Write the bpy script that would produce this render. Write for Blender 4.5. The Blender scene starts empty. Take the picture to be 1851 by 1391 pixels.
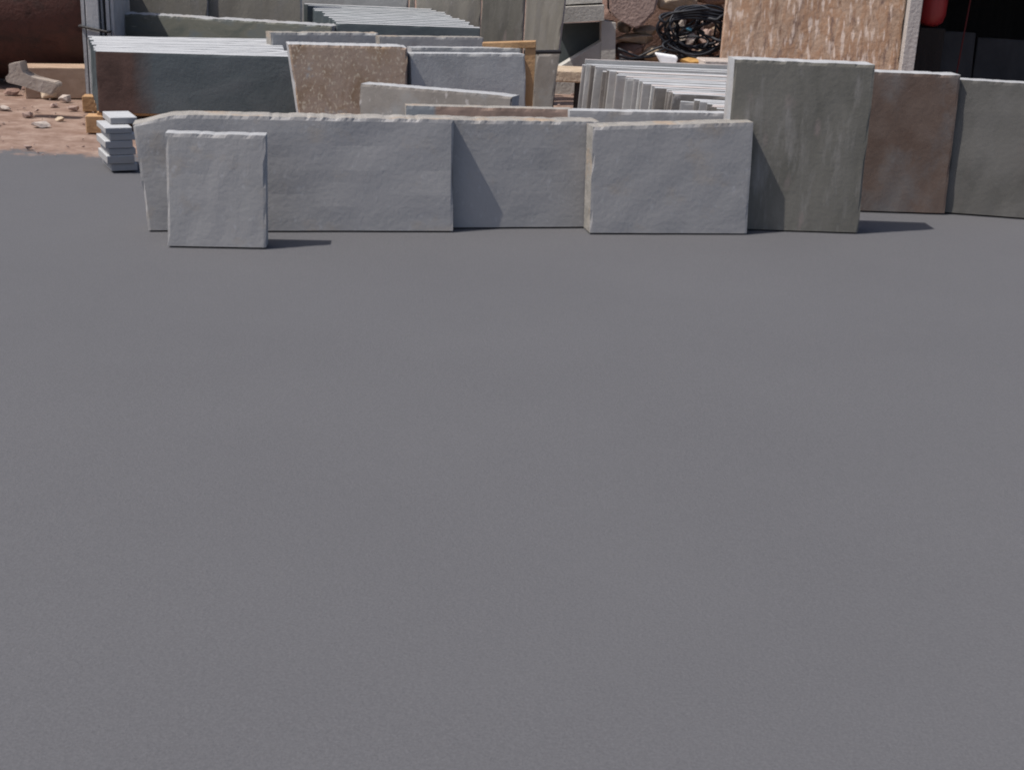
import bpy, bmesh, math, random
from mathutils import Vector, Matrix, noise
random.seed(7)
sc = bpy.context.scene
COL = sc.collection

# ------------------------------------------------------------------ camera
F, PITCH, ROLL, CAMZ = 2400.0, math.radians(19), math.radians(2.5), 1.6
CAM = Vector((0, 0, CAMZ))
fwd = Vector((0, math.cos(PITCH), -math.sin(PITCH)))
up0 = Vector((0, math.sin(PITCH), math.cos(PITCH)))
rt0 = Vector((1, 0, 0))
RT = math.cos(ROLL) * rt0 + math.sin(ROLL) * up0
UP = -math.sin(ROLL) * rt0 + math.cos(ROLL) * up0

def ray(u, v):
    return fwd + RT * ((u - 925.5) / F) - UP * ((v - 695.5) / F)
def at(u, v, Y):
    r = ray(u, v); return CAM + r * (Y / r.y)
def atz(u, v, z):
    r = ray(u, v); return CAM + r * ((z - CAMZ) / r.z)

cd = bpy.data.cameras.new('camera'); cam = bpy.data.objects.new('camera', cd); COL.objects.link(cam)
cd.sensor_width = 36; cd.lens = F / 1851 * 36; cd.clip_end = 2000; cd.clip_start = 0.05
m = Matrix((RT, UP, -fwd)).transposed().to_4x4(); m.translation = CAM
cam.matrix_world = m
sc.camera = cam

# ------------------------------------------------------------------ light
SUN_EL, SUN_AZ = math.radians(60), math.radians(-108)     # azimuth from +Y towards +X
ts = Vector((math.cos(SUN_EL) * math.sin(SUN_AZ), math.cos(SUN_EL) * math.cos(SUN_AZ), math.sin(SUN_EL)))
w = bpy.data.worlds.new('World'); sc.world = w; w.use_nodes = True
nt = w.node_tree
sky = nt.nodes.new('ShaderNodeTexSky'); sky.sky_type = 'NISHITA'; sky.sun_disc = False
sky.sun_elevation = SUN_EL; sky.sun_rotation = SUN_AZ
sky.air_density = .75; sky.dust_density = 2.5; sky.ozone_density = .6
bg = nt.nodes['Background']; bg.inputs[1].default_value = 0.125
nt.links.new(sky.outputs[0], bg.inputs[0])
ld = bpy.data.lights.new('sun', 'SUN'); ld.energy = 4.2; ld.angle = math.radians(0.5); ld.color = (1, .95, .88)
lo = bpy.data.objects.new('sun', ld); COL.objects.link(lo)
lo.rotation_euler = (-ts).to_track_quat('-Z', 'Y').to_euler(); lo.location = (-8, -2, 14)
sc.view_settings.view_transform = 'Standard'; sc.view_settings.look = 'None'
sc.view_settings.exposure = 0.05; sc.view_settings.gamma = 1
sc.cycles.filter_width = 2.0

# ------------------------------------------------------------------ materials
def mat(name, cols, scale=(3, 3, 3), detail=8, rough=.85, bump=.2, bscale=40, speck=None, stain=None, var=.12, dist=0.6, spec=.3, ramp=(.3, .7)):
    """procedural stone / wood / rust: stretched noise through a ramp, optional specks and stain, fine bump"""
    M = bpy.data.materials.new(name); M.use_nodes = True
    N, L = M.node_tree.nodes, M.node_tree.links
    bs = N['Principled BSDF']; bs.inputs['Roughness'].default_value = rough
    bs.inputs['Specular IOR Level'].default_value = spec
    tc = N.new('ShaderNodeTexCoord'); oi = N.new('ShaderNodeObjectInfo')
    ad = N.new('ShaderNodeVectorMath'); ad.operation = 'MULTIPLY_ADD'
    ad.inputs[1].default_value = (1, 1, 1)
    cx = N.new('ShaderNodeVectorMath'); cx.operation = 'SCALE'; cx.inputs[0].default_value = (37, 53, 71)
    L.new(oi.outputs['Random'], cx.inputs['Scale'])
    L.new(tc.outputs['Object'], ad.inputs[0]); L.new(cx.outputs[0], ad.inputs[2])
    mp = N.new('ShaderNodeMapping'); mp.inputs['Scale'].default_value = scale
    L.new(ad.outputs[0], mp.inputs[0])
    no = N.new('ShaderNodeTexNoise'); no.inputs['Scale'].default_value = 1; no.inputs['Detail'].default_value = detail
    no.inputs['Roughness'].default_value = .62; no.inputs['Distortion'].default_value = dist
    L.new(mp.outputs[0], no.inputs['Vector'])
    rp = N.new('ShaderNodeValToRGB'); el = rp.color_ramp.elements
    el[0].position, el[1].position = ramp
    el[0].color = (*cols[0], 1); el[1].color = (*cols[-1], 1)
    for k, c in enumerate(cols[1:-1]):
        e = el.new(ramp[0] + (ramp[1] - ramp[0]) * (k + 1) / (len(cols) - 1)); e.color = (*c, 1)
    L.new(no.outputs[0], rp.inputs[0])
    out = rp.outputs[0]
    def mix(fac, a, b, mode='MIX'):
        mx = N.new('ShaderNodeMix'); mx.data_type = 'RGBA'; mx.blend_type = mode
        if isinstance(fac, float): mx.inputs[0].default_value = fac
        else: L.new(fac, mx.inputs[0])
        L.new(a, mx.inputs[6])
        if isinstance(b, tuple): mx.inputs[7].default_value = (*b, 1)
        else: L.new(b, mx.inputs[7])
        return mx.outputs[2]
    def ramp_of(src, p0, p1):
        r = N.new('ShaderNodeMapRange'); r.inputs[1].default_value = p0; r.inputs[2].default_value = p1
        L.new(src, r.inputs[0]); return r.outputs[0]
    if stain:                       # (colour, scale3, low, high)
        m2 = N.new('ShaderNodeMapping'); m2.inputs['Scale'].default_value = stain[1]; L.new(ad.outputs[0], m2.inputs[0])
        n2 = N.new('ShaderNodeTexNoise'); n2.inputs['Scale'].default_value = 1; n2.inputs['Detail'].default_value = 9; n2.inputs['Roughness'].default_value = .65
        L.new(m2.outputs[0], n2.inputs['Vector'])
        out = mix(ramp_of(n2.outputs[0], stain[2], stain[3]), out, stain[0])
    if speck:                       # (colour, scale3, low, high)
        m3 = N.new('ShaderNodeMapping'); m3.inputs['Scale'].default_value = speck[1]; L.new(ad.outputs[0], m3.inputs[0])
        n3 = N.new('ShaderNodeTexNoise'); n3.inputs['Scale'].default_value = 1; n3.inputs['Detail'].default_value = 3
        L.new(m3.outputs[0], n3.inputs['Vector'])
        out = mix(ramp_of(n3.outputs[0], speck[2], speck[3]), out, speck[0])
    if var:
        mr = N.new('ShaderNodeMapRange'); mr.inputs[3].default_value = 1 - var; mr.inputs[4].default_value = 1 + var
        L.new(oi.outputs['Random'], mr.inputs[0])
        hs = N.new('ShaderNodeHueSaturation'); L.new(mr.outputs[0], hs.inputs['Value']); L.new(out, hs.inputs['Color'])
        out = hs.outputs[0]
    L.new(out, bs.inputs['Base Color'])
    if bump:
        nb = N.new('ShaderNodeTexNoise'); nb.inputs['Scale'].default_value = bscale; nb.inputs['Detail'].default_value = 6
        L.new(ad.outputs[0], nb.inputs['Vector'])
        av = N.new('ShaderNodeMath'); av.operation = 'MULTIPLY_ADD'; av.inputs[1].default_value = 1.2
        L.new(no.outputs[0], av.inputs[0]); L.new(nb.outputs[0], av.inputs[2])
        b = N.new('ShaderNodeBump'); b.inputs['Strength'].default_value = bump; b.inputs['Distance'].default_value = .02
        L.new(av.outputs[0], b.inputs['Height']); L.new(b.outputs[0], bs.inputs['Normal'])
    return M

EDGE = mat('sawn_slate_edge', [(.29, .295, .305), (.385, .39, .40)], (9, 9, 9), bump=.15, var=.1, stain=((.33, .30, .28), (2, 2, 2), .55, .75))
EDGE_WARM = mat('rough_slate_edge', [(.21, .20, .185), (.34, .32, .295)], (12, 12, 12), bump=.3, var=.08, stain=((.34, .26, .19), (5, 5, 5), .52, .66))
EDGE_DUST = mat('pinkish_dusted_edge', [(.42, .37, .355), (.48, .44, .43)], (7, 7, 7), bump=.15, var=.06)
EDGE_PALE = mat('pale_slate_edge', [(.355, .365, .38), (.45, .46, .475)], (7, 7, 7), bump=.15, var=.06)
SL_BLUE = mat('blue_grey_slate', [(.105, .128, .132), (.155, .176, .178)], (2.5, 2.5, 3.5), stain=((.16, .16, .18), (7, 7, 7), .58, .8), bump=.1)
SL_OLIVE = mat('olive_slate', [(.075, .085, .075), (.12, .12, .10), (.10, .115, .12)], (3, 3, 6), speck=((.28, .27, .24), (6, 6, 28), .66, .74), bump=.1)
SL_GREY = mat('grey_slate', [(.31, .31, .305), (.40, .40, .395)], (3, 3, 3), stain=((.27, .25, .25), (6, 6, 4), .55, .8), speck=((.33, .33, .34), (22, 22, 14), .66, .75), bump=.1)
SL_BROWNGREY = mat('brown_grey_slate', [(.155, .14, .128), (.215, .197, .182)], (4, 4, 3), stain=((.21, .22, .23), (3, 3, 3), .5, .75), speck=((.30, .28, .27), (20, 20, 12), .64, .74), bump=.1)
SL_TALL = mat('weathered_tall_slate', [(.165, .152, .13), (.225, .21, .18)], (3, 3, 1.2), stain=((.21, .20, .19), (9, 9, 3), .5, .8), speck=((.27, .25, .235), (28, 28, 9), .66, .76), bump=.1)
SL_STREAK = mat('streaked_grey_slate', [(.105, .10, .085), (.165, .156, .137)], (5, 5, 1.6), stain=((.215, .203, .188), (13, 13, 2.4), .52, .70), speck=((.21, .175, .16), (9, 9, 3), .62, .75), bump=.1)
SL_RBROWN = mat('red_brown_slate', [(.095, .06, .045), (.155, .115, .095)], (3, 3, 3), stain=((.145, .13, .122), (3, 3, 2), .5, .68), bump=.1)
SL_DKGREY = mat('plain_dark_grey_slate', [(.105, .10, .09), (.155, .148, .138)], (4, 4, 2.5), stain=((.15, .135, .125), (6, 6, 3), .58, .75), bump=.1)
SL_FRONT = mat('front_grey_slate', [(.285, .28, .28), (.325, .315, .315)], (3, 3, 3), stain=((.33, .285, .24), (3.5, 3.5, 4.5), .56, .8), speck=((.36, .355, .36), (30, 30, 18), .62, .76), var=.06, bump=.1)
SL_SPECK = mat('speckled_brown_slate', [(.21, .14, .09), (.29, .22, .175), (.26, .175, .11)], (4, 4, 2.5), stain=((.30, .31, .32), (3.5, 3.5, 3.5), .60, .68), speck=((.43, .36, .28), (58, 58, 34), .56, .68), bump=.1)
SL_INSIDE = mat('shade_dark_slate', [(.03, .031, .034), (.055, .056, .06)], (4, 4, 2), bump=.1)  # slate darkened in its colour to carry the shade inside the shed
TAN = mat('tan_fibrous_stone', [(.22, .13, .085), (.42, .30, .22), (.36, .215, .135), (.48, .37, .28)], (11, 11, 2.6), speck=((.62, .50, .42), (30, 30, 6), .55, .66), stain=((.19, .125, .10), (16, 16, 5), .53, .66), bump=.3, bscale=25, dist=.9)
WOOD = mat('orange_timber', [(.34, .20, .10), (.46, .29, .155)], (12, 12, 3), bump=.25)
WOOD_PALE = mat('pale_timber', [(.30, .20, .135), (.45, .33, .245)], (2, 10, 10), bump=.25)
WOOD_GREY = mat('grey_weathered_timber', [(.36, .33, .31), (.47, .44, .42)], (14, 14, 1.5), bump=.3)
WOOD_DUSTY = mat('dusty_offcut_timber', [(.30, .245, .205), (.42, .365, .32)], (6, 6, 6), bump=.3)
RUST = mat('rusty_steel', [(.028, .012, .010), (.072, .030, .024), (.05, .024, .019)], (3, 5, 5), rough=.75, stain=((.03, .02, .018), (4, 6, 6), .5, .75), bump=.3, var=0)
BLACK = mat('black_rubber', [(.012, .013, .018), (.03, .033, .042)], (8, 8, 8), rough=.5, bump=.1, var=.0)
STRAP = mat('dark_iron', [(.02, .02, .022), (.04, .036, .035)], (9, 9, 9), rough=.55, bump=.1)
CONC = mat('pale_concrete', [(.40, .385, .355), (.48, .465, .435)], (5, 5, 5), bump=.25)
R_PINK = mat('pinkish_stone', [(.30, .215, .185), (.42, .31, .27)], (4, 4, 4), bump=.5)
R_TAN = mat('tan_stone', [(.36, .28, .195), (.52, .42, .32)], (6, 6, 6), bump=.5)
R_RED = mat('red_brown_stone', [(.15, .088, .07), (.25, .165, .135)], (6, 6, 6), bump=.5)
R_PALE = mat('pale_dusty_stone', [(.40, .34, .30), (.52, .46, .42)], (6, 6, 6), bump=.4)
WHITE = mat('white_foam', [(.78, .78, .80), (.84, .84, .85)], (5, 5, 5), bump=.1, var=0)
OCHRE = mat('ochre_rag', [(.34, .18, .05), (.46, .27, .09)], (9, 9, 9), bump=.3, var=0)
BLUE = mat('blue_plastic', [(.06, .20, .30), (.10, .28, .38)], (9, 9, 9), rough=.5, bump=.1, var=0)
RED = mat('red_paint', [(.30, .025, .03), (.40, .045, .045)], (3, 3, 3), rough=.4, bump=.05, var=0, spec=.5)
RED_DULL = mat('dull_red_paint', [(.09, .018, .018), (.13, .025, .024)], (5, 5, 5), bump=.05, var=0)
SHED = mat('shade_dark_boards', [(.02, .017, .016), (.035, .03, .028)], (10, 10, 1.2), bump=.2, var=0)  # near-black boards: the shade of the shed interior is put into the colour
ROOF = mat('rusted_roof_sheet', [(.16, .11, .09), (.25, .2, .18)], (3, 3, 3), bump=.1, var=0)

# ground: pinkish dirt further back, grey crushed-slate fines in front of the stacks
GM = bpy.data.materials.new('yard_ground'); GM.use_nodes = True
N, L = GM.node_tree.nodes, GM.node_tree.links
bs = N['Principled BSDF']; bs.inputs['Roughness'].default_value = .95; bs.inputs['Specular IOR Level'].default_value = .15
tc = N.new('ShaderNodeTexCoord')
def nz(scale, det, rough=.55):
    n = N.new('ShaderNodeTexNoise'); n.inputs['Scale'].default_value = scale; n.inputs['Detail'].default_value = det
    n.inputs['Roughness'].default_value = rough
    L.new(tc.outputs['Object'], n.inputs['Vector']); return n.outputs[0]
def rampc(src, stops):
    r = N.new('ShaderNodeValToRGB'); e = r.color_ramp.elements
    e[0].position, e[0].color = stops[0][0], (*stops[0][1], 1); e[1].position, e[1].color = stops[-1][0], (*stops[-1][1], 1)
    for p, c in stops[1:-1]:
        x = e.new(p); x.color = (*c, 1)
    L.new(src, r.inputs[0]); return r.outputs[0]
def mixc(f, a, b):
    x = N.new('ShaderNodeMix'); x.data_type = 'RGBA'; L.new(f, x.inputs[0]); L.new(a, x.inputs[6]); L.new(b, x.inputs[7]); return x.outputs[2]
dirt = rampc(nz(5, 9, .7), [(.32, (.165, .105, .08)), (.5, (.24, .165, .132)), (.68, (.35, .265, .22))])
G0, G1 = (.098, .098, .106), (.115, .115, .123)
fine = rampc(nz(150, 5, .7), [(.25, tuple(c * .8 for c in G0)), (.5, tuple((a + b) / 2 for a, b in zip(G0, G1))), (.75, tuple(c * 1.2 for c in G1))])
patch = rampc(nz(.9, 6), [(.3, G0), (.7, G1)])
grey = mixc(N.new('ShaderNodeValue').outputs[0], patch, fine); N['Value'].outputs[0].default_value = .6
sx = N.new('ShaderNodeSeparateXYZ'); L.new(tc.outputs['Object'], sx.inputs[0])
ma = N.new('ShaderNodeMath'); ma.operation = 'MULTIPLY_ADD'; ma.inputs[1].default_value = 1.6
L.new(nz(3.5, 10, .8), ma.inputs[0]); L.new(sx.outputs[1], ma.inputs[2])
mr = N.new('ShaderNodeMapRange'); mr.inputs[1].default_value = 9.9; mr.inputs[2].default_value = 10.08; L.new(ma.outputs[0], mr.inputs[0])
L.new(mixc(mr.outputs[0], grey, dirt), bs.inputs['Base Color'])
bp = N.new('ShaderNodeBump'); bp.inputs['Strength'].default_value = .35; bp.inputs['Distance'].default_value = .012
L.new(nz(90, 8, .7), bp.inputs['Height']); L.new(bp.outputs[0], bs.inputs['Normal'])

# ------------------------------------------------------------------ helpers
def link(name, bm, mats, parent=None, loc=None, smooth=False):
    """one mesh object, its origin at loc (else at the base centre)"""
    bmesh.ops.recalc_face_normals(bm, faces=bm.faces[:])
    xs = [v.co for v in bm.verts]
    if loc is None:
        mn = [min(c[i] for c in xs) for i in range(3)]; mx = [max(c[i] for c in xs) for i in range(3)]
        loc = Vector(((mn[0] + mx[0]) / 2, (mn[1] + mx[1]) / 2, mn[2]))
    for v in bm.verts: v.co -= loc
    me = bpy.data.meshes.new(name); bm.to_mesh(me); bm.free()
    for q in (mats if isinstance(mats, (list, tuple)) else [mats]): me.materials.append(q)
    if smooth:
        for p in me.polygons: p.use_smooth = True
    o = bpy.data.objects.new(name, me); COL.objects.link(o)
    if parent: o.parent = parent; loc = loc - parent.location
    o.location = loc
    return o
def tag(o, label=None, cat=None, group=None, kind=None):
    if cat and not kind: kind = 'thing'
    for k, v in (('label', label), ('category', cat), ('group', group), ('kind', kind)):
        if v: o[k] = v
    return o
def empty(name, loc, *t):
    o = bpy.data.objects.new(name, None); COL.objects.link(o); o.location = loc; return tag(o, *t)

def slab_bm(bm, bl, br, tl, tr, d, nx=14, nz_=7, chip=.004, rough=.002, rim=1):
    """stone slab: riven front and back grids, rim faces with material 1, chipped top arris; d = depth vector"""
    F_, B_ = [], []
    hh, ll = (tl - bl).length, (br - bl).length
    e1 = min(.02 / hh, .2); T_ = [(1 - e1) * j / (nz_ - 1) for j in range(nz_)] + [1]
    e2 = min(.015 / ll, .1); S_ = [0] + [e2 + (1 - 2 * e2) * i / (nx - 2) for i in range(nx - 1)] + [1]
    nd = d.normalized(); sd = random.random() * 90
    for j in range(nz_ + 1):
        rf, rb = [], []
        for i in range(nx + 1):
            s, t = S_[i], T_[j]
            p = (bl * (1 - s) + br * s) * (1 - t) + (tl * (1 - s) + tr * s) * t
            q = p + d
            h = noise.noise(Vector((s * 6 + sd, t * 4, sd))) * rough
            edge = (j == nz_) or i in (0, nx)
            X = s * (br - bl).length; Z = t * (tl - bl).length
            c = max(0, noise.noise(Vector((X * 9 + sd, Z * 9, 3 + sd))) - .12) * chip * 3.2 + max(0, noise.noise(Vector((X * 31 + sd, Z * 31, 8 + sd))) - .1) * chip * 1.6 + random.random() * chip * .35
            if j == nz_:
                p = p - Vector((0, 0, c * .6)); q = q - Vector((0, 0, c * .5))
            if i == 0: p = p + (br - bl).normalized() * c * .5
            if i == nx: p = p - (br - bl).normalized() * c * .5
            p = p + nd * ((c if edge else 0) + h)
            rf.append(bm.verts.new(p)); rb.append(bm.verts.new(q))
        F_.append(rf); B_.append(rb)
    def f(vs, mi):
        x = bm.faces.new(vs); x.material_index = mi
    for j in range(nz_):
        for i in range(nx):
            f((F_[j][i], F_[j][i + 1], F_[j + 1][i + 1], F_[j + 1][i]), 0)
            f((B_[j][i], B_[j + 1][i], B_[j + 1][i + 1], B_[j][i + 1]), 0)
    for i in range(nx):
        f((F_[nz_][i], F_[nz_][i + 1], B_[nz_][i + 1], B_[nz_][i]), rim); f((F_[0][i], B_[0][i], B_[0][i + 1], F_[0][i + 1]), rim)
    for j in range(nz_):
        f((F_[j][0], F_[j + 1][0], B_[j + 1][0], B_[j][0]), rim); f((F_[j][nx], B_[j][nx], B_[j + 1][nx], F_[j + 1][nx]), rim)

def slab(label, TL, TR, zL, zR, zb, thick, m, edge=None, group=None, lean=.17, shL=0, shR=0, chip=.004, name='flagstone', cat='slate slab', rough=.003, cut=None):
    """a slab from the pixels of its front top edge at top heights zL, zR; lean = how far the foot stands forward per metre"""
    tl, tr = atz(*TL, zL), atz(*TR, zR)
    e = (tr - tl); e.z = 0; e.normalize(); n = Vector((-e.y, e.x, 0))
    bl = tl + e * shL * (zL - zb) - n * lean * (zL - zb); bl.z = zb
    br = tr + e * shR * (zR - zb) - n * lean * (zR - zb); br.z = zb
    bm = bmesh.new(); slab_bm(bm, bl, br, tl, tr, n * thick, chip=chip, rough=rough, nx=max(16, int((tr - tl).length * 60)), nz_=10)
    if cut:                                            # a corner knocked off: (px from, px to) on the top edge
        for v in bm.verts: cut(v, tl, e, n)
    return tag(link(name, bm, [m, edge or EDGE]), label, cat, group)

def box_bm(bm, c, sx, sy, sz, yaw=0, bev=.004, mi=0, tilt=0):
    r = bmesh.ops.create_cube(bm, size=1)
    vs = r['verts']
    bmesh.ops.scale(bm, vec=(sx, sy, sz), verts=vs)
    bmesh.ops.rotate(bm, cent=(0, 0, 0), matrix=Matrix.Rotation(tilt, 3, 'Y'), verts=vs)
    bmesh.ops.rotate(bm, cent=(0, 0, 0), matrix=Matrix.Rotation(yaw, 3, 'Z'), verts=vs)
    bmesh.ops.translate(bm, vec=c, verts=vs)
    if bev:
        es = list({e for v in vs for e in v.link_edges})
        bmesh.ops.bevel(bm, geom=es, offset=bev, segments=1, affect='EDGES')
    return vs

def tube_bm(bm, pts, r, seg=6, closed=False):
    rings = []
    n = len(pts)
    for i, p in enumerate(pts):
        a = pts[(i - 1) % n] if (closed or i) else p; b = pts[(i + 1) % n] if (closed or i < n - 1) else p
        t = (b - a).normalized(); x = t.cross(Vector((0.13, 0.21, .97))).normalized(); y = t.cross(x)
        rings.append([bm.verts.new(p + (x * math.cos(2 * math.pi * k / seg) + y * math.sin(2 * math.pi * k / seg)) * r) for k in range(seg)])
    for i in range(n if closed else n - 1):
        A, B = rings[i], rings[(i + 1) % n]
        for k in range(seg): bm.faces.new((A[k], A[(k + 1) % seg], B[(k + 1) % seg], B[k]))
    if not closed:
        bm.faces.new(rings[0]); bm.faces.new(rings[-1])

def prism_bm(bm, px, Y, depth, mi=0):
    """outline in pixels on the vertical plane at Y, pushed back by depth"""
    P = [at(u, v, Y) for u, v in px]
    a = [bm.verts.new(p) for p in P]; b = [bm.verts.new(p + Vector((0, depth, 0))) for p in P]
    bm.faces.new(a); bm.faces.new(b[::-1])
    for i in range(len(a)): bm.faces.new((a[i], b[i], b[(i + 1) % len(a)], a[(i + 1) % len(a)]))

def rock_bm(bm, c, sx, sy, sz, seed=0, n=26):
    rnd = random.Random(seed); vs = []
    for _ in range(n):
        p = Vector((rnd.gauss(0, 1), rnd.gauss(0, 1), rnd.gauss(0, 1))).normalized()
        k = max(abs(p.x), abs(p.y), abs(p.z)); p = p / (k ** .55) * rnd.uniform(.82, 1)
        vs.append(bm.verts.new(Vector((p.x * sx / 2, p.y * sy / 2, p.z * sz / 2)) + c))
    r = bmesh.ops.convex_hull(bm, input=vs)
    dead = [g for g in set(r['geom_interior'] + r['geom_unused']) if isinstance(g, bmesh.types.BMVert) and g.is_valid]
    if dead: bmesh.ops.delete(bm, geom=dead, context='VERTS')

# ------------------------------------------------------------------ ground
bm = bmesh.new()
xs = [-250, -120, -60, -30] + [-16 + .4 * i for i in range(81)] + [30, 60, 120, 250]
ys = [-120, -40, -12] + [-2 + .4 * i for i in range(51)] + [20, 23, 27, 40, 80, 160, 400]
V = []
for y in ys:
    row = []
    for x in xs:
        z = noise.noise(Vector((x * .9, y * .9, 0))) * .018 if y > 9 else noise.noise(Vector((x * .5, y * .5, 0))) * .004
        if y > 17.8: z += min(1.6, (y - 17.8) * .4) + noise.noise(Vector((x * .3, y * .3, 5))) * .3
        row.append(bm.verts.new((x, y, z - .01)))
    V.append(row)
for j in range(len(ys) - 1):
    for i in range(len(xs) - 1): bm.faces.new((V[j][i], V[j][i + 1], V[j + 1][i + 1], V[j + 1][i]))
tag(link('ground', bm, GM, loc=Vector((0, 0, 0)), smooth=True), kind='structure')

# ------------------------------------------------------------------ left: rusty tank, timber, offcut, stones
c = Vector((-7.0, 13.0, .74)); R = .72
tank = empty('rusty_tank', Vector((c.x, c.y, 0)), 'big rusty dark red steel tank lying on the dirt at far left', 'tank')
bm = bmesh.new(); seg = 48; x0, x1 = -10.0, -3.85
prof = [(x0, .0), (x0 + .02, R * .55), (x0 + .12, R * .92), (x0 + .22, R)] + [(x0 + .22 + (x1 - x0 - .44) * k / 12, R) for k in range(1, 12)] + [(x1 - .22, R), (x1 - .12, R * .92), (x1 - .02, R * .55), (x1, 0.0)]
prev = None
for x, r in prof:
    ring = [bm.verts.new((x, c.y + math.cos(a) * max(r, .001), c.z + math.sin(a) * max(r, .001))) for a in (2 * math.pi * k / seg for k in range(seg))]
    if prev:
        for k in range(seg): bm.faces.new((prev[k], prev[(k + 1) % seg], ring[(k + 1) % seg], ring[k]))
    prev = ring
link('shell', bm, RUST, tank, smooth=True)
for x in (-8.4, -6.6):
    bm = bmesh.new(); tube_bm(bm, [Vector((x, c.y + math.cos(a) * (R + .004), c.z + math.sin(a) * (R + .004))) for a in (2 * math.pi * k / seg for k in range(seg))], .018, closed=True)
    link('weld_band', bm, RUST, tank)

def beam_px(label, a, b, z0, z1, sy, m, name, cat):
    """timber whose lit top front edge runs between pixels a and b"""
    A, B = atz(*a, z1), atz(*b, z1); d = B - A; mid = (A + B) / 2; yaw = math.atan2(d.y, d.x)
    bm = bmesh.new(); n = Vector((-d.y, d.x, 0)).normalized()
    p = mid + n * sy / 2; box_bm(bm, Vector((p.x, p.y, (z0 + z1) / 2)), d.length, sy, z1 - z0, yaw, .006)
    return tag(link(name, bm, m), label, cat)
beam_px('thick pale timber beam lying on the dirt in front of the rusty tank', (42, 122), (166, 123), -.01, .26, .34, WOOD_PALE, 'timber_beam', 'beam')

# pale forked offcut: a stub standing up at the left, an arm running down to the right
A = at(27, 118, 10.9); bm = bmesh.new()
pts = [(14, 116), (37, 112), (39, 132), (58, 142), (100, 150), (104, 156), (92, 172), (70, 166), (40, 156), (12, 150), (8, 140), (18, 134)]
prism_bm(bm, pts, 10.75, .14)
bmesh.ops.bevel(bm, geom=[e for e in bm.edges], offset=.008, segments=2, affect='EDGES')
o = tag(link('timber_offcut', bm, WOOD_DUSTY), 'pale grey forked timber offcut lying on the dirt by the beam', 'offcut')

rnd = random.Random(5)
stones = [((60, 160), .17, .08), ((118, 178), .10, .07), ((22, 166), .13, .07), ((50, 207), .07, .06), ((74, 225), .12, .06), ((88, 172), .12, .09), ((132, 196), .08, .05), ((10, 195), .08, .05), ((108, 215), .06, .04)]
words = ['flat brown stone under the pale forked offcut', 'small pinkish stone on the dirt right of the forked offcut', 'brown stone at the left foot of the forked offcut',
         'little pale stone alone on the open dirt at left', 'flat pale stone at the lower edge of the dirt at left', 'pale stone under the right tip of the forked offcut',
         'small stone on the dirt beside the orange pallet block', 'small stone at the left edge of the open dirt', 'tiny stone on the dirt below the offcut']
for i, ((u, v), s, h) in enumerate(stones):
    p = atz(u, v, h * .3); bm = bmesh.new(); rock_bm(bm, Vector((p.x, p.y, h * .3)), s * 1.3, s, h, 40 + i, 18)
    tag(link('stone', bm, [R_PINK, R_PALE, R_TAN][i % 3] if i not in (0, 2) else R_RED), words[i], 'stone', 'loose stones on the dirt')
bm = bmesh.new()
for i in range(1100):
    x, y = rnd.uniform(-5.6, 5.0), rnd.uniform(9.0, 15.5); s = .012 + .06 * rnd.random() ** 3
    rock_bm(bm, Vector((x, y, s * .2)), s * 1.4, s, s * .8, i, 8)
tag(link('gravel', bm, [R_PINK], loc=Vector((0, 0, 0))), 'loose pinkish gravel scattered over the dirt', 'gravel', None, 'stuff')

# ------------------------------------------------------------------ left pack A on its pallet
def pack(FL, FR, BL, BR, zf, zk, zb, n, m, edge, labels, group, gap=.006, jit=.012, jz=.006, front_mat=None, name='flagstone'):
    """n slates standing on edge one behind the other between the front and the back top edges"""
    fl, fr, kl, kr = atz(*FL, zf), atz(*FR, zf), atz(*BL, zk), atz(*BR, zk)
    for i in range(n):
        s0, s1 = i / n, (i + 1) / n
        p0, q0 = fl.lerp(kl, s0), fr.lerp(kr, s0)
        e = (q0 - p0); e.z = 0; e.normalize(); nn = Vector((-e.y, e.x, 0))
        th = max(.012, (fl.lerp(kl, s1) - p0).dot(nn) - gap * random.uniform(.5, 1.6))
        dz = random.uniform(-jz, jz) if i else 0
        tl = p0 + e * random.uniform(-jit, jit) * (i > 0); tr = q0 + e * random.uniform(-jit, jit) * (i > 0)
        tl.z += dz; tr.z += dz + random.uniform(-jz, jz) * .5 * (i > 0)
        bl, br = tl.copy(), tr.copy(); bl.z = br.z = zb
        bm = bmesh.new(); slab_bm(bm, bl, br, tl, tr, nn * th, nx=16, nz_=6, chip=.003, rough=.002)
        lab = labels[0] if i == 0 else (labels[2] if i == n - 1 and len(labels) > 2 else labels[1])
        tag(link(name, bm, [front_mat if (i == 0 and front_mat) else m, edge]), lab, 'slate slab', group)

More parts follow.
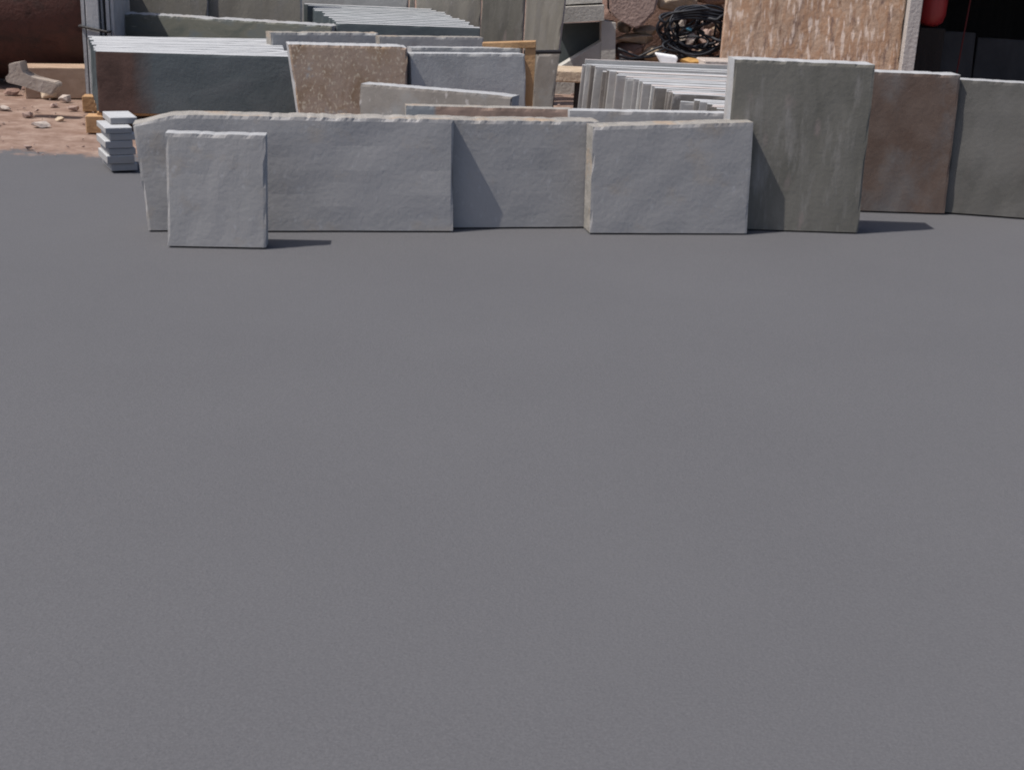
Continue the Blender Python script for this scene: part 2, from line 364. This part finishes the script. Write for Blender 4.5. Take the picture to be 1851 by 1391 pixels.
# front slate of pack A: blue-grey with a rusty brown left end (two tones over one noise edge)
SL_A = mat('blue_slate_with_rusty_end', [(.10, .124, .13), (.15, .172, .176)], (2.5, 2.5, 3.5), var=0, bump=.1)
N, L = SL_A.node_tree.nodes, SL_A.node_tree.links
def two_tone(M, col, x0, x1, wob=.25, sgn=1):
    N, L = M.node_tree.nodes, M.node_tree.links
    b = N['Principled BSDF']; src = b.inputs['Base Color'].links[0].from_socket
    tc = N.new('ShaderNodeTexCoord'); s = N.new('ShaderNodeSeparateXYZ'); L.new(tc.outputs['Object'], s.inputs[0])
    n = N.new('ShaderNodeTexNoise'); n.inputs['Scale'].default_value = 4; n.inputs['Detail'].default_value = 6; L.new(tc.outputs['Object'], n.inputs['Vector'])
    a = N.new('ShaderNodeMath'); a.operation = 'MULTIPLY_ADD'; a.inputs[1].default_value = wob; L.new(n.outputs[0], a.inputs[0]); L.new(s.outputs[0], a.inputs[2])
    r = N.new('ShaderNodeMapRange'); r.inputs[1].default_value = x0; r.inputs[2].default_value = x1; L.new(a.outputs[0], r.inputs[0])
    n2 = N.new('ShaderNodeTexNoise'); n2.inputs['Scale'].default_value = 9; n2.inputs['Detail'].default_value = 6; L.new(tc.outputs['Object'], n2.inputs['Vector'])
    rp = N.new('ShaderNodeValToRGB'); rp.color_ramp.elements[0].position = .35; rp.color_ramp.elements[1].position = .7
    rp.color_ramp.elements[0].color = (*[c * .8 for c in col], 1); rp.color_ramp.elements[1].color = (*[c * 1.25 for c in col], 1); L.new(n2.outputs[0], rp.inputs[0])
    x = N.new('ShaderNodeMix'); x.data_type = 'RGBA'; L.new(r.outputs[0], x.inputs[0])
    L.new(rp.outputs[0] if sgn > 0 else src, x.inputs[6]); L.new(src if sgn > 0 else rp.outputs[0], x.inputs[7]); L.new(x.outputs[2], b.inputs['Base Color'])
two_tone(SL_A, (.11, .068, .055), -.36, -.20, .2)
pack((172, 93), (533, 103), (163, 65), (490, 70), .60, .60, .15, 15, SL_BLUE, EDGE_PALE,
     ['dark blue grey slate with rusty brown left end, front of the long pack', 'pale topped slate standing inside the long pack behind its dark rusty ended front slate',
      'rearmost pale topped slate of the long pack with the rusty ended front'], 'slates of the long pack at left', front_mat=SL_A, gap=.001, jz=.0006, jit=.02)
fl = atz(172, 93, .6); fr = atz(533, 103, .6); bk = atz(163, 65, .6)
pal = empty('timber_pallet', Vector(((fl.x + fr.x) / 2, (fl.y + bk.y) / 2, 0)), 'orange timber pallet under the long pack of slates at left', 'pallet')
yawA = math.atan2(fr.y - fl.y, fr.x - fl.x); W = (fr - fl).length + .02
for k in range(4):
    p = fl.lerp(bk, (k + .3) / 4) + Vector((0, .04, 0)) + (fr - fl) / 2; bm = bmesh.new()
    box_bm(bm, Vector((p.x, p.y, .138)), W, .2, .022, yawA, .003); link('deck_board', bm, WOOD, pal)
for s in (.0, .5, 1.0):
    for d in (0.02, .9):
        p = fl.lerp(bk, d) + (fr - fl) * s; bm = bmesh.new()
        box_bm(bm, Vector((p.x - .03 * (s == 0), p.y + .02, .063)), .13, .16, .126, yawA, .004); link('block', bm, WOOD, pal)

# tall strapped slates end-on at the far left
strips = [(147, 153.5), (155, 178), (182.5, 187), (191.5, 198), (199.5, 206)]
slab_lab = ['thin pale slate end at the outer left of the strapped upright bundle', 'broad grey slate end, widest of the strapped upright bundle',
            'thin slate end between two dark gaps in the strapped bundle', 'narrow pale slate end right of the dark gaps in the strapped bundle', 'grey slate end at the right of the strapped upright bundle']
for i, (u0, u1) in enumerate(strips):
    Y = 11.75 + (0, .0, .06, .03, .05)[i]
    a, b = at(u0, 30, Y), at(u1, 30, Y); bm = bmesh.new()
    zt = 1.28 + random.uniform(-.05, .05)
    P = lambda p, z: Vector((p.x, Y, z))
    slab_bm(bm, P(a, 0), P(b, 0), P(a, zt), P(b, zt), Vector((-.12, .9, 0)), nx=4, nz_=14, chip=.003, rough=.002)
    for f_ in bm.faces: f_.material_index = 0
    tag(link('flagstone', bm, [EDGE]), slab_lab[i], 'slate slab', 'strapped upright slates at far left')
bm = bmesh.new()
a, b = at(146, 48, 11.735), at(193, 58, 11.735)
bk_ = Vector((-.14, 1.04, 0))
path = [a, b, b + Vector((.02, .02, 0)), b + bk_, a + bk_, a + Vector((-.02, .02, 0))]
tube_bm(bm, path, .011, 6, True)
tag(link('iron_strap', bm, STRAP), 'dark iron strap round the upright slate bundle at far left', 'strap', 'x')
del COL.objects['iron_strap']['group']

# ------------------------------------------------------------------ row of tall slabs behind
def tall(label, u0, u1, Y0, Y1, zt, m, lean=.06, u0b=None, u1b=None):
    a, b = at(u0, 4, Y0), at(u1, 4, Y1)
    e = (b - a); e.z = 0; e.normalize(); n = Vector((-e.y, e.x, 0))
    tl = a + n * lean * (zt - a.z); tl.z = zt; tr = b + n * lean * (zt - b.z); tr.z = zt
    bl = a - n * lean * a.z; bl.z = 0; br = b - n * lean * b.z; br.z = 0
    if u1b: q = at(u1b, 185, Y1); br.x += (q.x - b.x) * 1.3
    bm = bmesh.new(); slab_bm(bm, bl, br, tl, tr, n * .07, nx=14, nz_=18, chip=.006, rough=.006)
    return tag(link('flagstone', bm, [m, EDGE]), label, 'slate slab', 'tall slabs standing in the back row')
tall('tall grey slab behind the dark olive slate, left end of the back row', 203, 374, 13.0, 13.0, 1.5, SL_TALL)
tall('tall grey slab behind the dark olive slate, second from left in the back row', 377, 543, 13.05, 13.0, 1.46, SL_TALL)
tall('tall bluish grey slab directly behind the stepped pack in the back row', 538, 737, 13.7, 13.65, 1.52, SL_GREY)
tall('thin pale slab edge between the tall slabs above the stepped pack', 740, 749, 13.5, 13.5, 1.5, SL_TALL)
tall('tall brownish slab right behind the stepped corner of the stepped pack', 752, 869, 13.45, 13.4, 1.55, SL_TALL)
tall('tall darker slab above the orange timber rack, left of the pale seam', 871, 947, 13.3, 13.2, 1.5, SL_STREAK)
tall('tall slab right of the pale seam, right end of the back row', 951, 1026, 13.1, 13.0, 1.5, SL_TALL, u1b=1004)

# ------------------------------------------------------------------ middle packs and slabs
slab('long dark olive slate with thin pale top edge behind the long pack', (206, 23), (600, 47), .72, .72, .0, .26, SL_OLIVE, EDGE, chip=.012)
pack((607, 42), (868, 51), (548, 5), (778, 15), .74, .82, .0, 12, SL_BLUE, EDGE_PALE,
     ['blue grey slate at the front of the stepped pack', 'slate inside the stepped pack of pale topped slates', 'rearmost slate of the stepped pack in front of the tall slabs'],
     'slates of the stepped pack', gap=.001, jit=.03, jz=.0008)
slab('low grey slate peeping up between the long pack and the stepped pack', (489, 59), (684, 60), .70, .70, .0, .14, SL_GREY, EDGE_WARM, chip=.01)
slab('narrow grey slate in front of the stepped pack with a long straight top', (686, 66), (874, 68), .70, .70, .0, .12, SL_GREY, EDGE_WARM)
slab('rusty brown speckled slate with pale chipped top, left edge leaning inward', (520, 80), (737, 85), .75, .75, .0, .22, SL_SPECK, EDGE, shL=.13, shR=-.02, chip=.012)
slab('blue grey slate right of the speckled brown slate, pale top edge', (742, 97), (949, 98), .70, .70, .0, .13, SL_GREY, EDGE)
slab('slate standing just behind the blue grey one beside the speckled slate', (744, 86), (940, 88), .70, .70, .0, .12, SL_GREY, EDGE)
slab('brownish grey slate with sloping pale top edge in front of the speckled slate', (652, 151), (927, 174), .55, .55, .0, .14, SL_BROWNGREY, EDGE, chip=.008)
SL_I = mat('grey_slate_turning_brown', [(.20, .215, .23), (.25, .262, .275)], (3, 3, 3), var=0, bump=.1)
two_tone(SL_I, (.26, .185, .15), -.33, -.31, .03, -1)
slab('slate half grey and half red brown, in front of the sloping topped one', (734, 191), (1035, 198), .55, .55, .0, .10, SL_I, EDGE_WARM)
slab('long bluish grey slate in front of the fanned pack', (1030, 200), (1318, 205), .55, .55, .0, .11, SL_FRONT, EDGE)
# front row
def knock(v, tl, e, n):
    s = (v.co - tl).dot(e)
    if s < .22 and v.co.z > .42: v.co.z -= (.22 - s) * .25 * (v.co.z - .42) / .18
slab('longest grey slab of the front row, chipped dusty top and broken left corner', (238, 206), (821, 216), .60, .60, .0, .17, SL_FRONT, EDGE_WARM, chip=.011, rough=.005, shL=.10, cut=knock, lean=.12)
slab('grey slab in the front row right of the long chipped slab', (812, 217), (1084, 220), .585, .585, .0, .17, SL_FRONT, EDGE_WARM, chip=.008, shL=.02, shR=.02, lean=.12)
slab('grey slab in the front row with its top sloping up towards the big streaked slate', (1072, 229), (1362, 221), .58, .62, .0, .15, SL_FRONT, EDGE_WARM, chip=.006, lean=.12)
slab('low slab leaning against the long chipped front slab', (298, 240), (480, 245), .56, .56, .0, .10, SL_FRONT, EDGE, chip=.006, lean=.12)
# little flat stack of pale slabs beside the chipped front slab
a0, b0 = atz(177, 213, .33), atz(227, 212, .33); wv = b0 - a0; z = .33
for i, (h, ox, oy, wd) in enumerate([(.045, 0, .0, .98), (.04, .0, -.13, .97), (.045, .02, -.115, .95), (.05, -.005, -.125, 1.0), (.045, .01, -.11, .97), (.055, 0, -.12, 1.0), (.049, .015, -.1, .96)]):
    p = (a0 + b0) / 2 + Vector((ox, .17 + oy, 0)); bm = bmesh.new()
    box_bm(bm, Vector((p.x, p.y, z - h / 2)), wv.length * wd, .34 if i else .3, h - .003, math.atan2(wv.y, wv.x), .003)
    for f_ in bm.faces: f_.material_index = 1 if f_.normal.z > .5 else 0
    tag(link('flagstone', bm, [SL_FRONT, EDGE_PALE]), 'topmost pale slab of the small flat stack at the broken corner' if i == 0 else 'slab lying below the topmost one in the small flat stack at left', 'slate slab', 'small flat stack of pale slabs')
    z -= h

# fanned pack at right of centre: ends towards us, stepping forward to the right
n = 34
la, lb = atz(1058, 113, .60), atz(1292, 196, .56)
ra, rb = atz(1420, 128, .60), atz(1460, 206, .56)
steps = sorted(random.uniform(0, 1) for _ in range(n - 2)); steps = [0] + [.5 * s + .5 * (i + 1) / (n - 1) for i, s in enumerate(steps)] + [1]
for i in range(n):
    s = steps[i]; s1 = steps[i + 1] if i < n - 1 else 1.05
    # the left profile is stepped: groups of slates jut out
    jut = random.uniform(-.05, .04) if i else 0
    tl, tr = la.lerp(lb, s), ra.lerp(rb, s); e = (tr - tl); e.z = 0; e.normalize(); nn = Vector((-e.y, e.x, 0))
    tl = tl + e * jut; zj = random.uniform(-.003, .002) + (.022 if i == 0 else 0) - (.02 if random.random() < .15 else 0); tl.z += zj; tr.z += zj
    th = max(.018, abs((la - lb).dot(nn)) * (s1 - s) * random.uniform(.95, .99))
    bl, br = tl.copy(), tr.copy(); bl.z = br.z = 0.0; bl = bl - e * .03
    bm = bmesh.new(); slab_bm(bm, bl, br, tl, tr, nn * th, nx=12, nz_=6, chip=.003, rough=.003)
    for f_ in bm.faces:
        f_.normal_update()
        if abs(f_.normal.z) < .6: f_.material_index = 0
    lab = 'pale topped slate standing inside the fanned pack left of the big streaked slate'
    if i == 0: lab = 'rearmost and tallest slate of the fanned pack'
    if i == n - 1: lab = 'frontmost lowest slate of the fanned pack'
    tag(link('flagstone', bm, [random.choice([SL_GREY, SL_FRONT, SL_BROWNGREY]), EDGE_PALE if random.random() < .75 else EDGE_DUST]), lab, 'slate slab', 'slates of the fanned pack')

# right-hand slabs
slab('big streaked grey slate standing in front of the tan fibrous slab', (1328, 107), (1583, 117), .95, .95, .0, .19, SL_STREAK, EDGE, chip=.006, lean=.08)
slab('red brown slate right of the big streaked slate', (1577, 130), (1737, 136), .85, .85, .0, .17, SL_RBROWN, EDGE, chip=.005, lean=.08)
slab('plain dark grey slate right of the red brown slate', (1736, 144), (1960, 157), .82, .82, .0, .14, SL_DKGREY, EDGE, chip=.005, lean=.08)
a, b = at(1313, 4, 12.25), at(1640, 4, 12.2); bm = bmesh.new()
P = lambda p, x, z: Vector((p.x + x, p.y - (0.8 - z) * .1, z))
slab_bm(bm, P(a, -.02, 0), P(b, 0, 0), P(a, .02, 1.65), P(b, 0, 1.6), Vector((0, .09, 0)), nx=24, nz_=26, chip=.005, rough=.014)
tag(link('rough_stone', bm, [TAN, TAN]), 'tall tan fibrous rough slab behind the big streaked slate', 'stone slab')

# ------------------------------------------------------------------ timber rack, leaning brown slab, bar, raised block
pA, pB = at(872, 84, 10.75), at(969, 81, 10.75)
rack = empty('timber_rack', Vector((pB.x, 10.8, 0)), 'orange timber rack with a beam and a leg beside the blue grey slate', 'rack')
bm = bmesh.new(); d = pB - pA; box_bm(bm, (pA + pB) / 2 + Vector((0, .05, 0)), d.length, .1, .052, 0, .004, tilt=math.atan2(-d.z, d.x) ); link('rail', bm, WOOD, rack)
t_, f_ = at(959, 87, 10.75), at(949, 260, 10.75)
bm = bmesh.new(); zt = t_.z - .003
for (x0, x1, z) in ((0, 0, 0),): pass
vs = []
for q, z in ((f_, 0), (t_, zt)):
    for dx, dy in ((-.042, 0), (.042, 0), (.042, .09), (-.042, .09)): vs.append(bm.verts.new((q.x + dx, 10.76 + dy, z)))
for fc in ((0, 1, 2, 3), (4, 5, 6, 7), (0, 1, 5, 4), (1, 2, 6, 5), (2, 3, 7, 6), (3, 0, 4, 7)): bm.faces.new([vs[k] for k in fc])
link('leg', bm, WOOD, rack)
a, b = at(971, 98, 11.15), at(1012, 98, 11.15); c2, d2 = at(957, 262, 11.0), at(990, 262, 11.0); c2.z = d2.z = 0
bm = bmesh.new(); slab_bm(bm, c2, d2, a, b, Vector((0, .08, 0)), nx=6, nz_=10, chip=.006)
tag(link('flagstone', bm, [SL_BROWNGREY, EDGE_WARM]), 'narrow brown grey slab leaning beside the orange rack leg', 'slate slab')
bm = bmesh.new(); tube_bm(bm, [at(948, 95, 10.95), at(1013, 94, 11.12)], .017, 8)  # thin dark tube along the dark line at the slab top
tag(link('dark_bar', bm, STRAP), 'black bar across the top of the narrow leaning slab', 'bar')
bm = bmesh.new(); a, b = at(985, 126, 12.3), at(1062, 128, 12.3)
zt, zb_ = a.z, at(1020, 149, 12.3).z
box_bm(bm, Vector(((a.x + b.x) / 2, 12.52, (zt + zb_) / 2)), b.x - a.x, .44, zt - zb_, 0, .012)
tag(link('stone_block', bm, R_TAN), 'tan stone block raised on bearers right of the narrow leaning slab', 'stone block')
for x in (a.x + .05, b.x - .05):
    bm = bmesh.new(); box_bm(bm, Vector((x, 12.55, zb_ / 2 - .01)), .09, .4, zb_ + .018, 0, .004)
    tag(link('timber_bearer', bm, SHED), 'dark timber bearer under the raised tan stone block', 'bearer', 'bearers under the tan block')

# ------------------------------------------------------------------ concrete pier with recess shaped after a cast shadow, rubble, hose
cp = empty('concrete_pier', at(1070, 140, 13.9) * Vector((1, 1, 0)) if False else Vector((at(1070, 60, 13.9).x, 13.9, 0)), 'pale concrete pier right of the tall slabs, its recess standing in for a cast shadow', 'concrete pier')
bm = bmesh.new(); prism_bm(bm, [(1087, 38), (1113, 42), (1111, 175), (1086, 175)], 13.85, .4); link('pier', bm, CONC, cp)
bm = bmesh.new(); prism_bm(bm, [(1000, 14), (1092, 10), (1092, 37.5), (1000, 43)], 13.8, .5); link('lintel', bm, CONC, cp)
bm = bmesh.new(); prism_bm(bm, [(1086.5, 76), (1086, 175), (1000, 175), (1000, 128)], 13.88, .3); link('sloping_base', bm, CONC, cp)
bm = bmesh.new(); prism_bm(bm, [(1000, 44), (1088, 40), (1086, 120), (1000, 140)], 14.28, .06); link('shadow_panel', bm, SL_BLUE, cp)  # opening and dark panel stand in for a shadow cast on the concrete
bm = bmesh.new(); prism_bm(bm, [(1000, -60), (1088, -62), (1089, 5), (1000, 10)], 13.9, .4); link('upper_block', bm, CONC, cp)

rocks = [  # pixel rect, material, depth of its front, label
    (1098, -42, 1190, 54, R_PINK, 13.9, 'big pinkish wedge shaped boulder right of the concrete pier'),
    (1116, 42, 1146, 62, R_TAN, 14.1, 'small tan stone wedged under the left of the pinkish boulder'),
    (1146, 48, 1192, 66, R_TAN, 14.1, 'tan stone wedged under the right of the pinkish boulder'),
    (1186, -14, 1266, 24, R_TAN, 14.2, 'yellowish flat stone above the black hose coil'),
    (1112, 63, 1186, 82, R_TAN, 14.0, 'flat yellowish stone left of the black hose coil'),
    (1114, 78, 1168, 112, R_RED, 13.95, 'dark red brown stone low beside the concrete pier'),
    (1162, 86, 1204, 116, R_TAN, 13.9, 'low tan stone left of the white foam block'),
    (1203, 26, 1246, 62, R_TAN, 14.2, 'tan stone behind the left loop of the hose coil'),
    (1222, 60, 1264, 88, R_PALE, 14.2, 'pale stone seen through the middle of the hose coil'),
    (1258, 52, 1296, 88, R_PINK, 14.2, 'pinkish stone seen through the right of the hose coil'),
    (1276, 78, 1318, 106, R_PINK, 14.1, 'pinkish stone low against the tan fibrous slab'),
    (1284, 34, 1330, 62, R_TAN, 14.2, 'tan stone at the edge of the tan fibrous slab'),
    (1262, -12, 1330, 10, R_RED, 14.3, 'dark brown stone at the top beside the tan fibrous slab'),
    (1244, 20, 1290, 50, R_RED, 14.35, 'dark brown stone behind the upper right of the hose coil'),
    (1196, 60, 1228, 98, R_RED, 14.3, 'dark brown stone behind the lower left of the hose coil'),
    (1205, 86, 1290, 124, R_RED, 14.2, 'broad dark stone under the hose coil'),
    (1110, 108, 1210, 150, R_TAN, 14.0, 'broad base stone hidden low behind the fanned pack'),
    (1205, 116, 1330, 160, R_PINK, 14.05, 'broad pinkish base stone behind the fanned pack'),
]
for i, (u0, v0, u1, v1, m, Y, lab) in enumerate(rocks):
    a, b = at(u0, v0, Y), at(u1, v1, Y); c3 = at((u0 + u1) / 2, (v0 + v1) / 2, Y)
    sx_, sz_ = abs(at(u1, (v0 + v1) / 2, Y).x - at(u0, (v0 + v1) / 2, Y).x), abs(at((u0 + u1) / 2, v0, Y).z - at((u0 + u1) / 2, v1, Y).z)
    bm = bmesh.new()
    if i == 0:
        prism_bm(bm, [(1100, -42), (1186, -44), (1190, -2), (1184, 22), (1158, 50), (1146, 53), (1118, 36), (1102, 24)], Y, .5)
        bmesh.ops.bevel(bm, geom=bm.edges[:], offset=.02, segments=2, affect='EDGES')
    else:
        rock_bm(bm, c3 + Vector((0, .22, 0)), sx_ * 1.08, .5, sz_ * 1.1, 100 + i)
        bmesh.ops.bevel(bm, geom=bm.edges[:], offset=.008, segments=1, affect='EDGES')
    tag(link('boulder', bm, m), lab, 'boulder', 'stones of the rubble wall')
rr_ = random.Random(3)
for i in range(16):
    u, v = rr_.uniform(1206, 1312), rr_.uniform(30, 104); q = at(u, v, 13.86 + rr_.uniform(0, .12)); s_ = rr_.uniform(.07, .15)
    bm = bmesh.new(); rock_bm(bm, q, s_ * 1.2, s_, s_ * .9, 300 + i, 16)
    tag(link('stone', bm, rr_.choice([R_PALE, R_TAN, R_PINK, R_RED])), 'small broken stone showing between the loops of the black hose coil', 'stone', 'small stones behind the hose coil')
# earth core behind the rubble
bm = bmesh.new(); q = at(1215, 60, 14.9); rock_bm(bm, Vector((q.x, 15.2, .55)), 2.6, 1.2, 1.6, 77, 60)
tag(link('earth_bank', bm, R_RED), 'dark earth bank behind the rubble stones', 'bank', None, 'structure')

rnd = random.Random(11); bm = bmesh.new()
for k in range(16):
    wild = k >= 9
    cu, cv = 1262 + rnd.uniform(-12, 14), 56 + rnd.uniform(-9, 9); ru, rv = rnd.uniform(44, 66), rnd.uniform(32, 48); Y = 13.6 + rnd.uniform(0, .2)
    if wild: cu, cv, ru, rv = rnd.uniform(1225, 1300), rnd.uniform(40, 88), rnd.uniform(20, 52), rnd.uniform(12, 30)
    ph = rnd.random() * 6; q1, q2 = (.10, .08) if not wild else (.25, .2)
    pts = []
    for j in range(48):
        a = 2 * math.pi * j / 48
        rr = 1 + q1 * math.sin(2 * a + ph) + q2 * math.sin(3 * a + 2 * ph)
        pts.append(at(cu + ru * rr * math.cos(a), min(112, cv + rv * rr * math.sin(a)), Y + .06 * math.sin(a * 2 + ph)))
    tube_bm(bm, pts, .011 if k % 3 else .015, 6, True)
for k in range(7):     # loose ends, and the run along the foot of the stones to the left
    pts = [at(1118 + 11 * j + rnd.uniform(-2, 2), (88 if k < 3 else 60) + 16 * math.sin(j * .35 + k * .6) + k * 2, 13.7) for j in range(12 if k < 3 else 8)]
    if k >= 3: pts = [at(1190 + 10 * j, 96 - 7 * math.sin(j * .4 + k) + (k - 3) * 4, 13.66) for j in range(11)]
    tube_bm(bm, pts, .012, 6)
for k in range(4):
    pts = [at(1218 + 9 * j, 26 - 8 * math.sin(j * .28 + .2 * k) + k * 5, 13.6) for j in range(11)]
    tube_bm(bm, pts, .014, 6)
tag(link('hose_coil', bm, BLACK, smooth=True), 'tangled coil of thin black hose against the rubble stones', 'hose')
bm = bmesh.new(); rock_bm(bm, at(1245, 54, 13.6), .07, .03, .05, 5, 12); tag(link('plastic_scrap', bm, BLUE), 'small blue plastic scrap caught in the black hose coil', 'scrap')
bm = bmesh.new(); prism_bm(bm, [(1186, 98), (1226, 104), (1222, 118), (1198, 119)], 11.9, .2)
bmesh.ops.bevel(bm, geom=bm.edges[:], offset=.008, segments=2, affect='EDGES')
tag(link('foam_block', bm, WHITE), 'bright white foam block below the hose coil', 'foam block')
bm = bmesh.new(); rock_bm(bm, at(1252, 112, 11.9), .25, .2, .07, 9, 22); tag(link('rag', bm, OCHRE), 'crumpled ochre rag right of the white foam block', 'rag')
bm = bmesh.new(); a = at(1302, 115, 11.8); box_bm(bm, a, .36, .3, .07, .12, .01); tag(link('rough_stone', bm, R_PALE), 'flat dusty pale stone slab against the foot of the tan slab', 'stone slab')
# low table of rough stone carrying these three
bm = bmesh.new(); a, b = at(1165, 122, 11.75), at(1345, 122, 11.75)
box_bm(bm, Vector(((a.x + b.x) / 2, 11.82, at(1250, 122, 11.9).z / 2)), b.x - a.x, .5, at(1250, 120, 11.9).z, 0, .02)
tag(link('stone_block', bm, R_PALE), 'low pale stone block carrying the white foam block and the rag', 'stone block')

# ------------------------------------------------------------------ open shed at the right
X0 = at(1650, 60, 12.2).x
shed = empty('open_shed', Vector((X0 + 2.5, 14.6, 0)), 'dark open fronted shed at the right with a pale corner post', 'shed')
bm = bmesh.new(); a, b, c3, d3 = at(1646, 0, 12.05), at(1669, 0, 12.05), None, None
box_bm(bm, Vector(((a.x + b.x) / 2, 12.1, 1.2)), (b.x - a.x), .1, 2.42, 0, .004); link('post', bm, WOOD_GREY, shed)
Xp = b.x
def bx(name, m, x0, x1, y0, y1, z0, z1):
    bm = bmesh.new(); box_bm(bm, Vector(((x0 + x1) / 2, (y0 + y1) / 2, (z0 + z1) / 2)), x1 - x0, y1 - y0, z1 - z0, 0, 0); link(name, bm, m, shed)
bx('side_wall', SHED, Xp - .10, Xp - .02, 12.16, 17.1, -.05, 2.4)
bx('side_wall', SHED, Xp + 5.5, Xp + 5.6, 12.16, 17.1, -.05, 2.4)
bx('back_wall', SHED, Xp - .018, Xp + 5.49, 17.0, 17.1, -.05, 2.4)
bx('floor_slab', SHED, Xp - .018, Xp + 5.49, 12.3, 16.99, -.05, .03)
bm = bmesh.new()
nx = 120; vv = []
for i in range(nx + 1):
    x = Xp - .3 + (6.2) * i / nx; z = 2.44 + .018 * math.sin(i * 1.5)
    vv.append([bm.verts.new((x, y, z + (y - 11.6) * -.03 + .1 + k)) for y, k in ((11.6, 0), (17.4, 0), (17.4, .012), (11.6, .012))])
for i in range(nx):
    for k in range(4): bm.faces.new((vv[i][k], vv[i][(k + 1) % 4], vv[i + 1][(k + 1) % 4], vv[i + 1][k]))
bm.faces.new(vv[0]); bm.faces.new(vv[-1]); link('roof', bm, ROOF, shed)
def inside(label, u0, u1, v0, v1, Y):
    a, b = at(u0, v0, Y), at(u1, v1, Y); bl, br = a.copy(), b.copy(); bl.z = br.z = .03; bl.y -= .12; br.y -= .12; bl.x -= .03
    bm = bmesh.new(); slab_bm(bm, bl, br, a, b, Vector((0, .06, 0)), nx=8, nz_=8, chip=.006)
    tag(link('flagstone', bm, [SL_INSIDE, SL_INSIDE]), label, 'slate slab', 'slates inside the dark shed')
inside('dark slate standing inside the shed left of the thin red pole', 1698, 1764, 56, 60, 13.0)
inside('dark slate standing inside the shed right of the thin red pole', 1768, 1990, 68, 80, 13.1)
bm = bmesh.new(); a, b = at(1758, -20, 12.8), at(1726, 150, 12.7); d = (a - b); a = b + d * 1.9; b = b - d * ((b.z - .03) / d.z); tube_bm(bm, [b, a], .007, 8)
tag(link('pole', bm, RED_DULL), 'thin red pole leaning in the dark shed', 'pole')
p = at(1686, 4, 12.9); bm = bmesh.new(); seg = 32; prev = None
# squat red tank with a domed bottom, on a dark crate
zc = at(1686, 50, 12.9).z; r = .135
prof = [(0.002, 0), (r * .55, .012), (r * .85, .05), (r, .12), (r, .48), (r * .85, .55), (r * .4, .59), (.03, .6), (.03, .66), (.002, .66)]
for rr, h in prof:
    ring = [bm.verts.new((p.x + rr * math.cos(2 * math.pi * k / seg), 12.9 + rr * math.sin(2 * math.pi * k / seg), zc + h)) for k in range(seg)]
    if prev:
        for k in range(seg): bm.faces.new((prev[k], prev[(k + 1) % seg], ring[(k + 1) % seg], ring[k]))
    prev = ring
tag(link('gas_cylinder', bm, RED, smooth=True), 'rounded red cylinder in the shadow just inside the shed post', 'cylinder')
bm = bmesh.new(); box_bm(bm, Vector((p.x, 12.9, (zc + .03) / 2)), .24, .24, zc - .03, 0, .006)
tag(link('crate', bm, SHED), 'dark crate under the red cylinder inside the shed', 'crate')
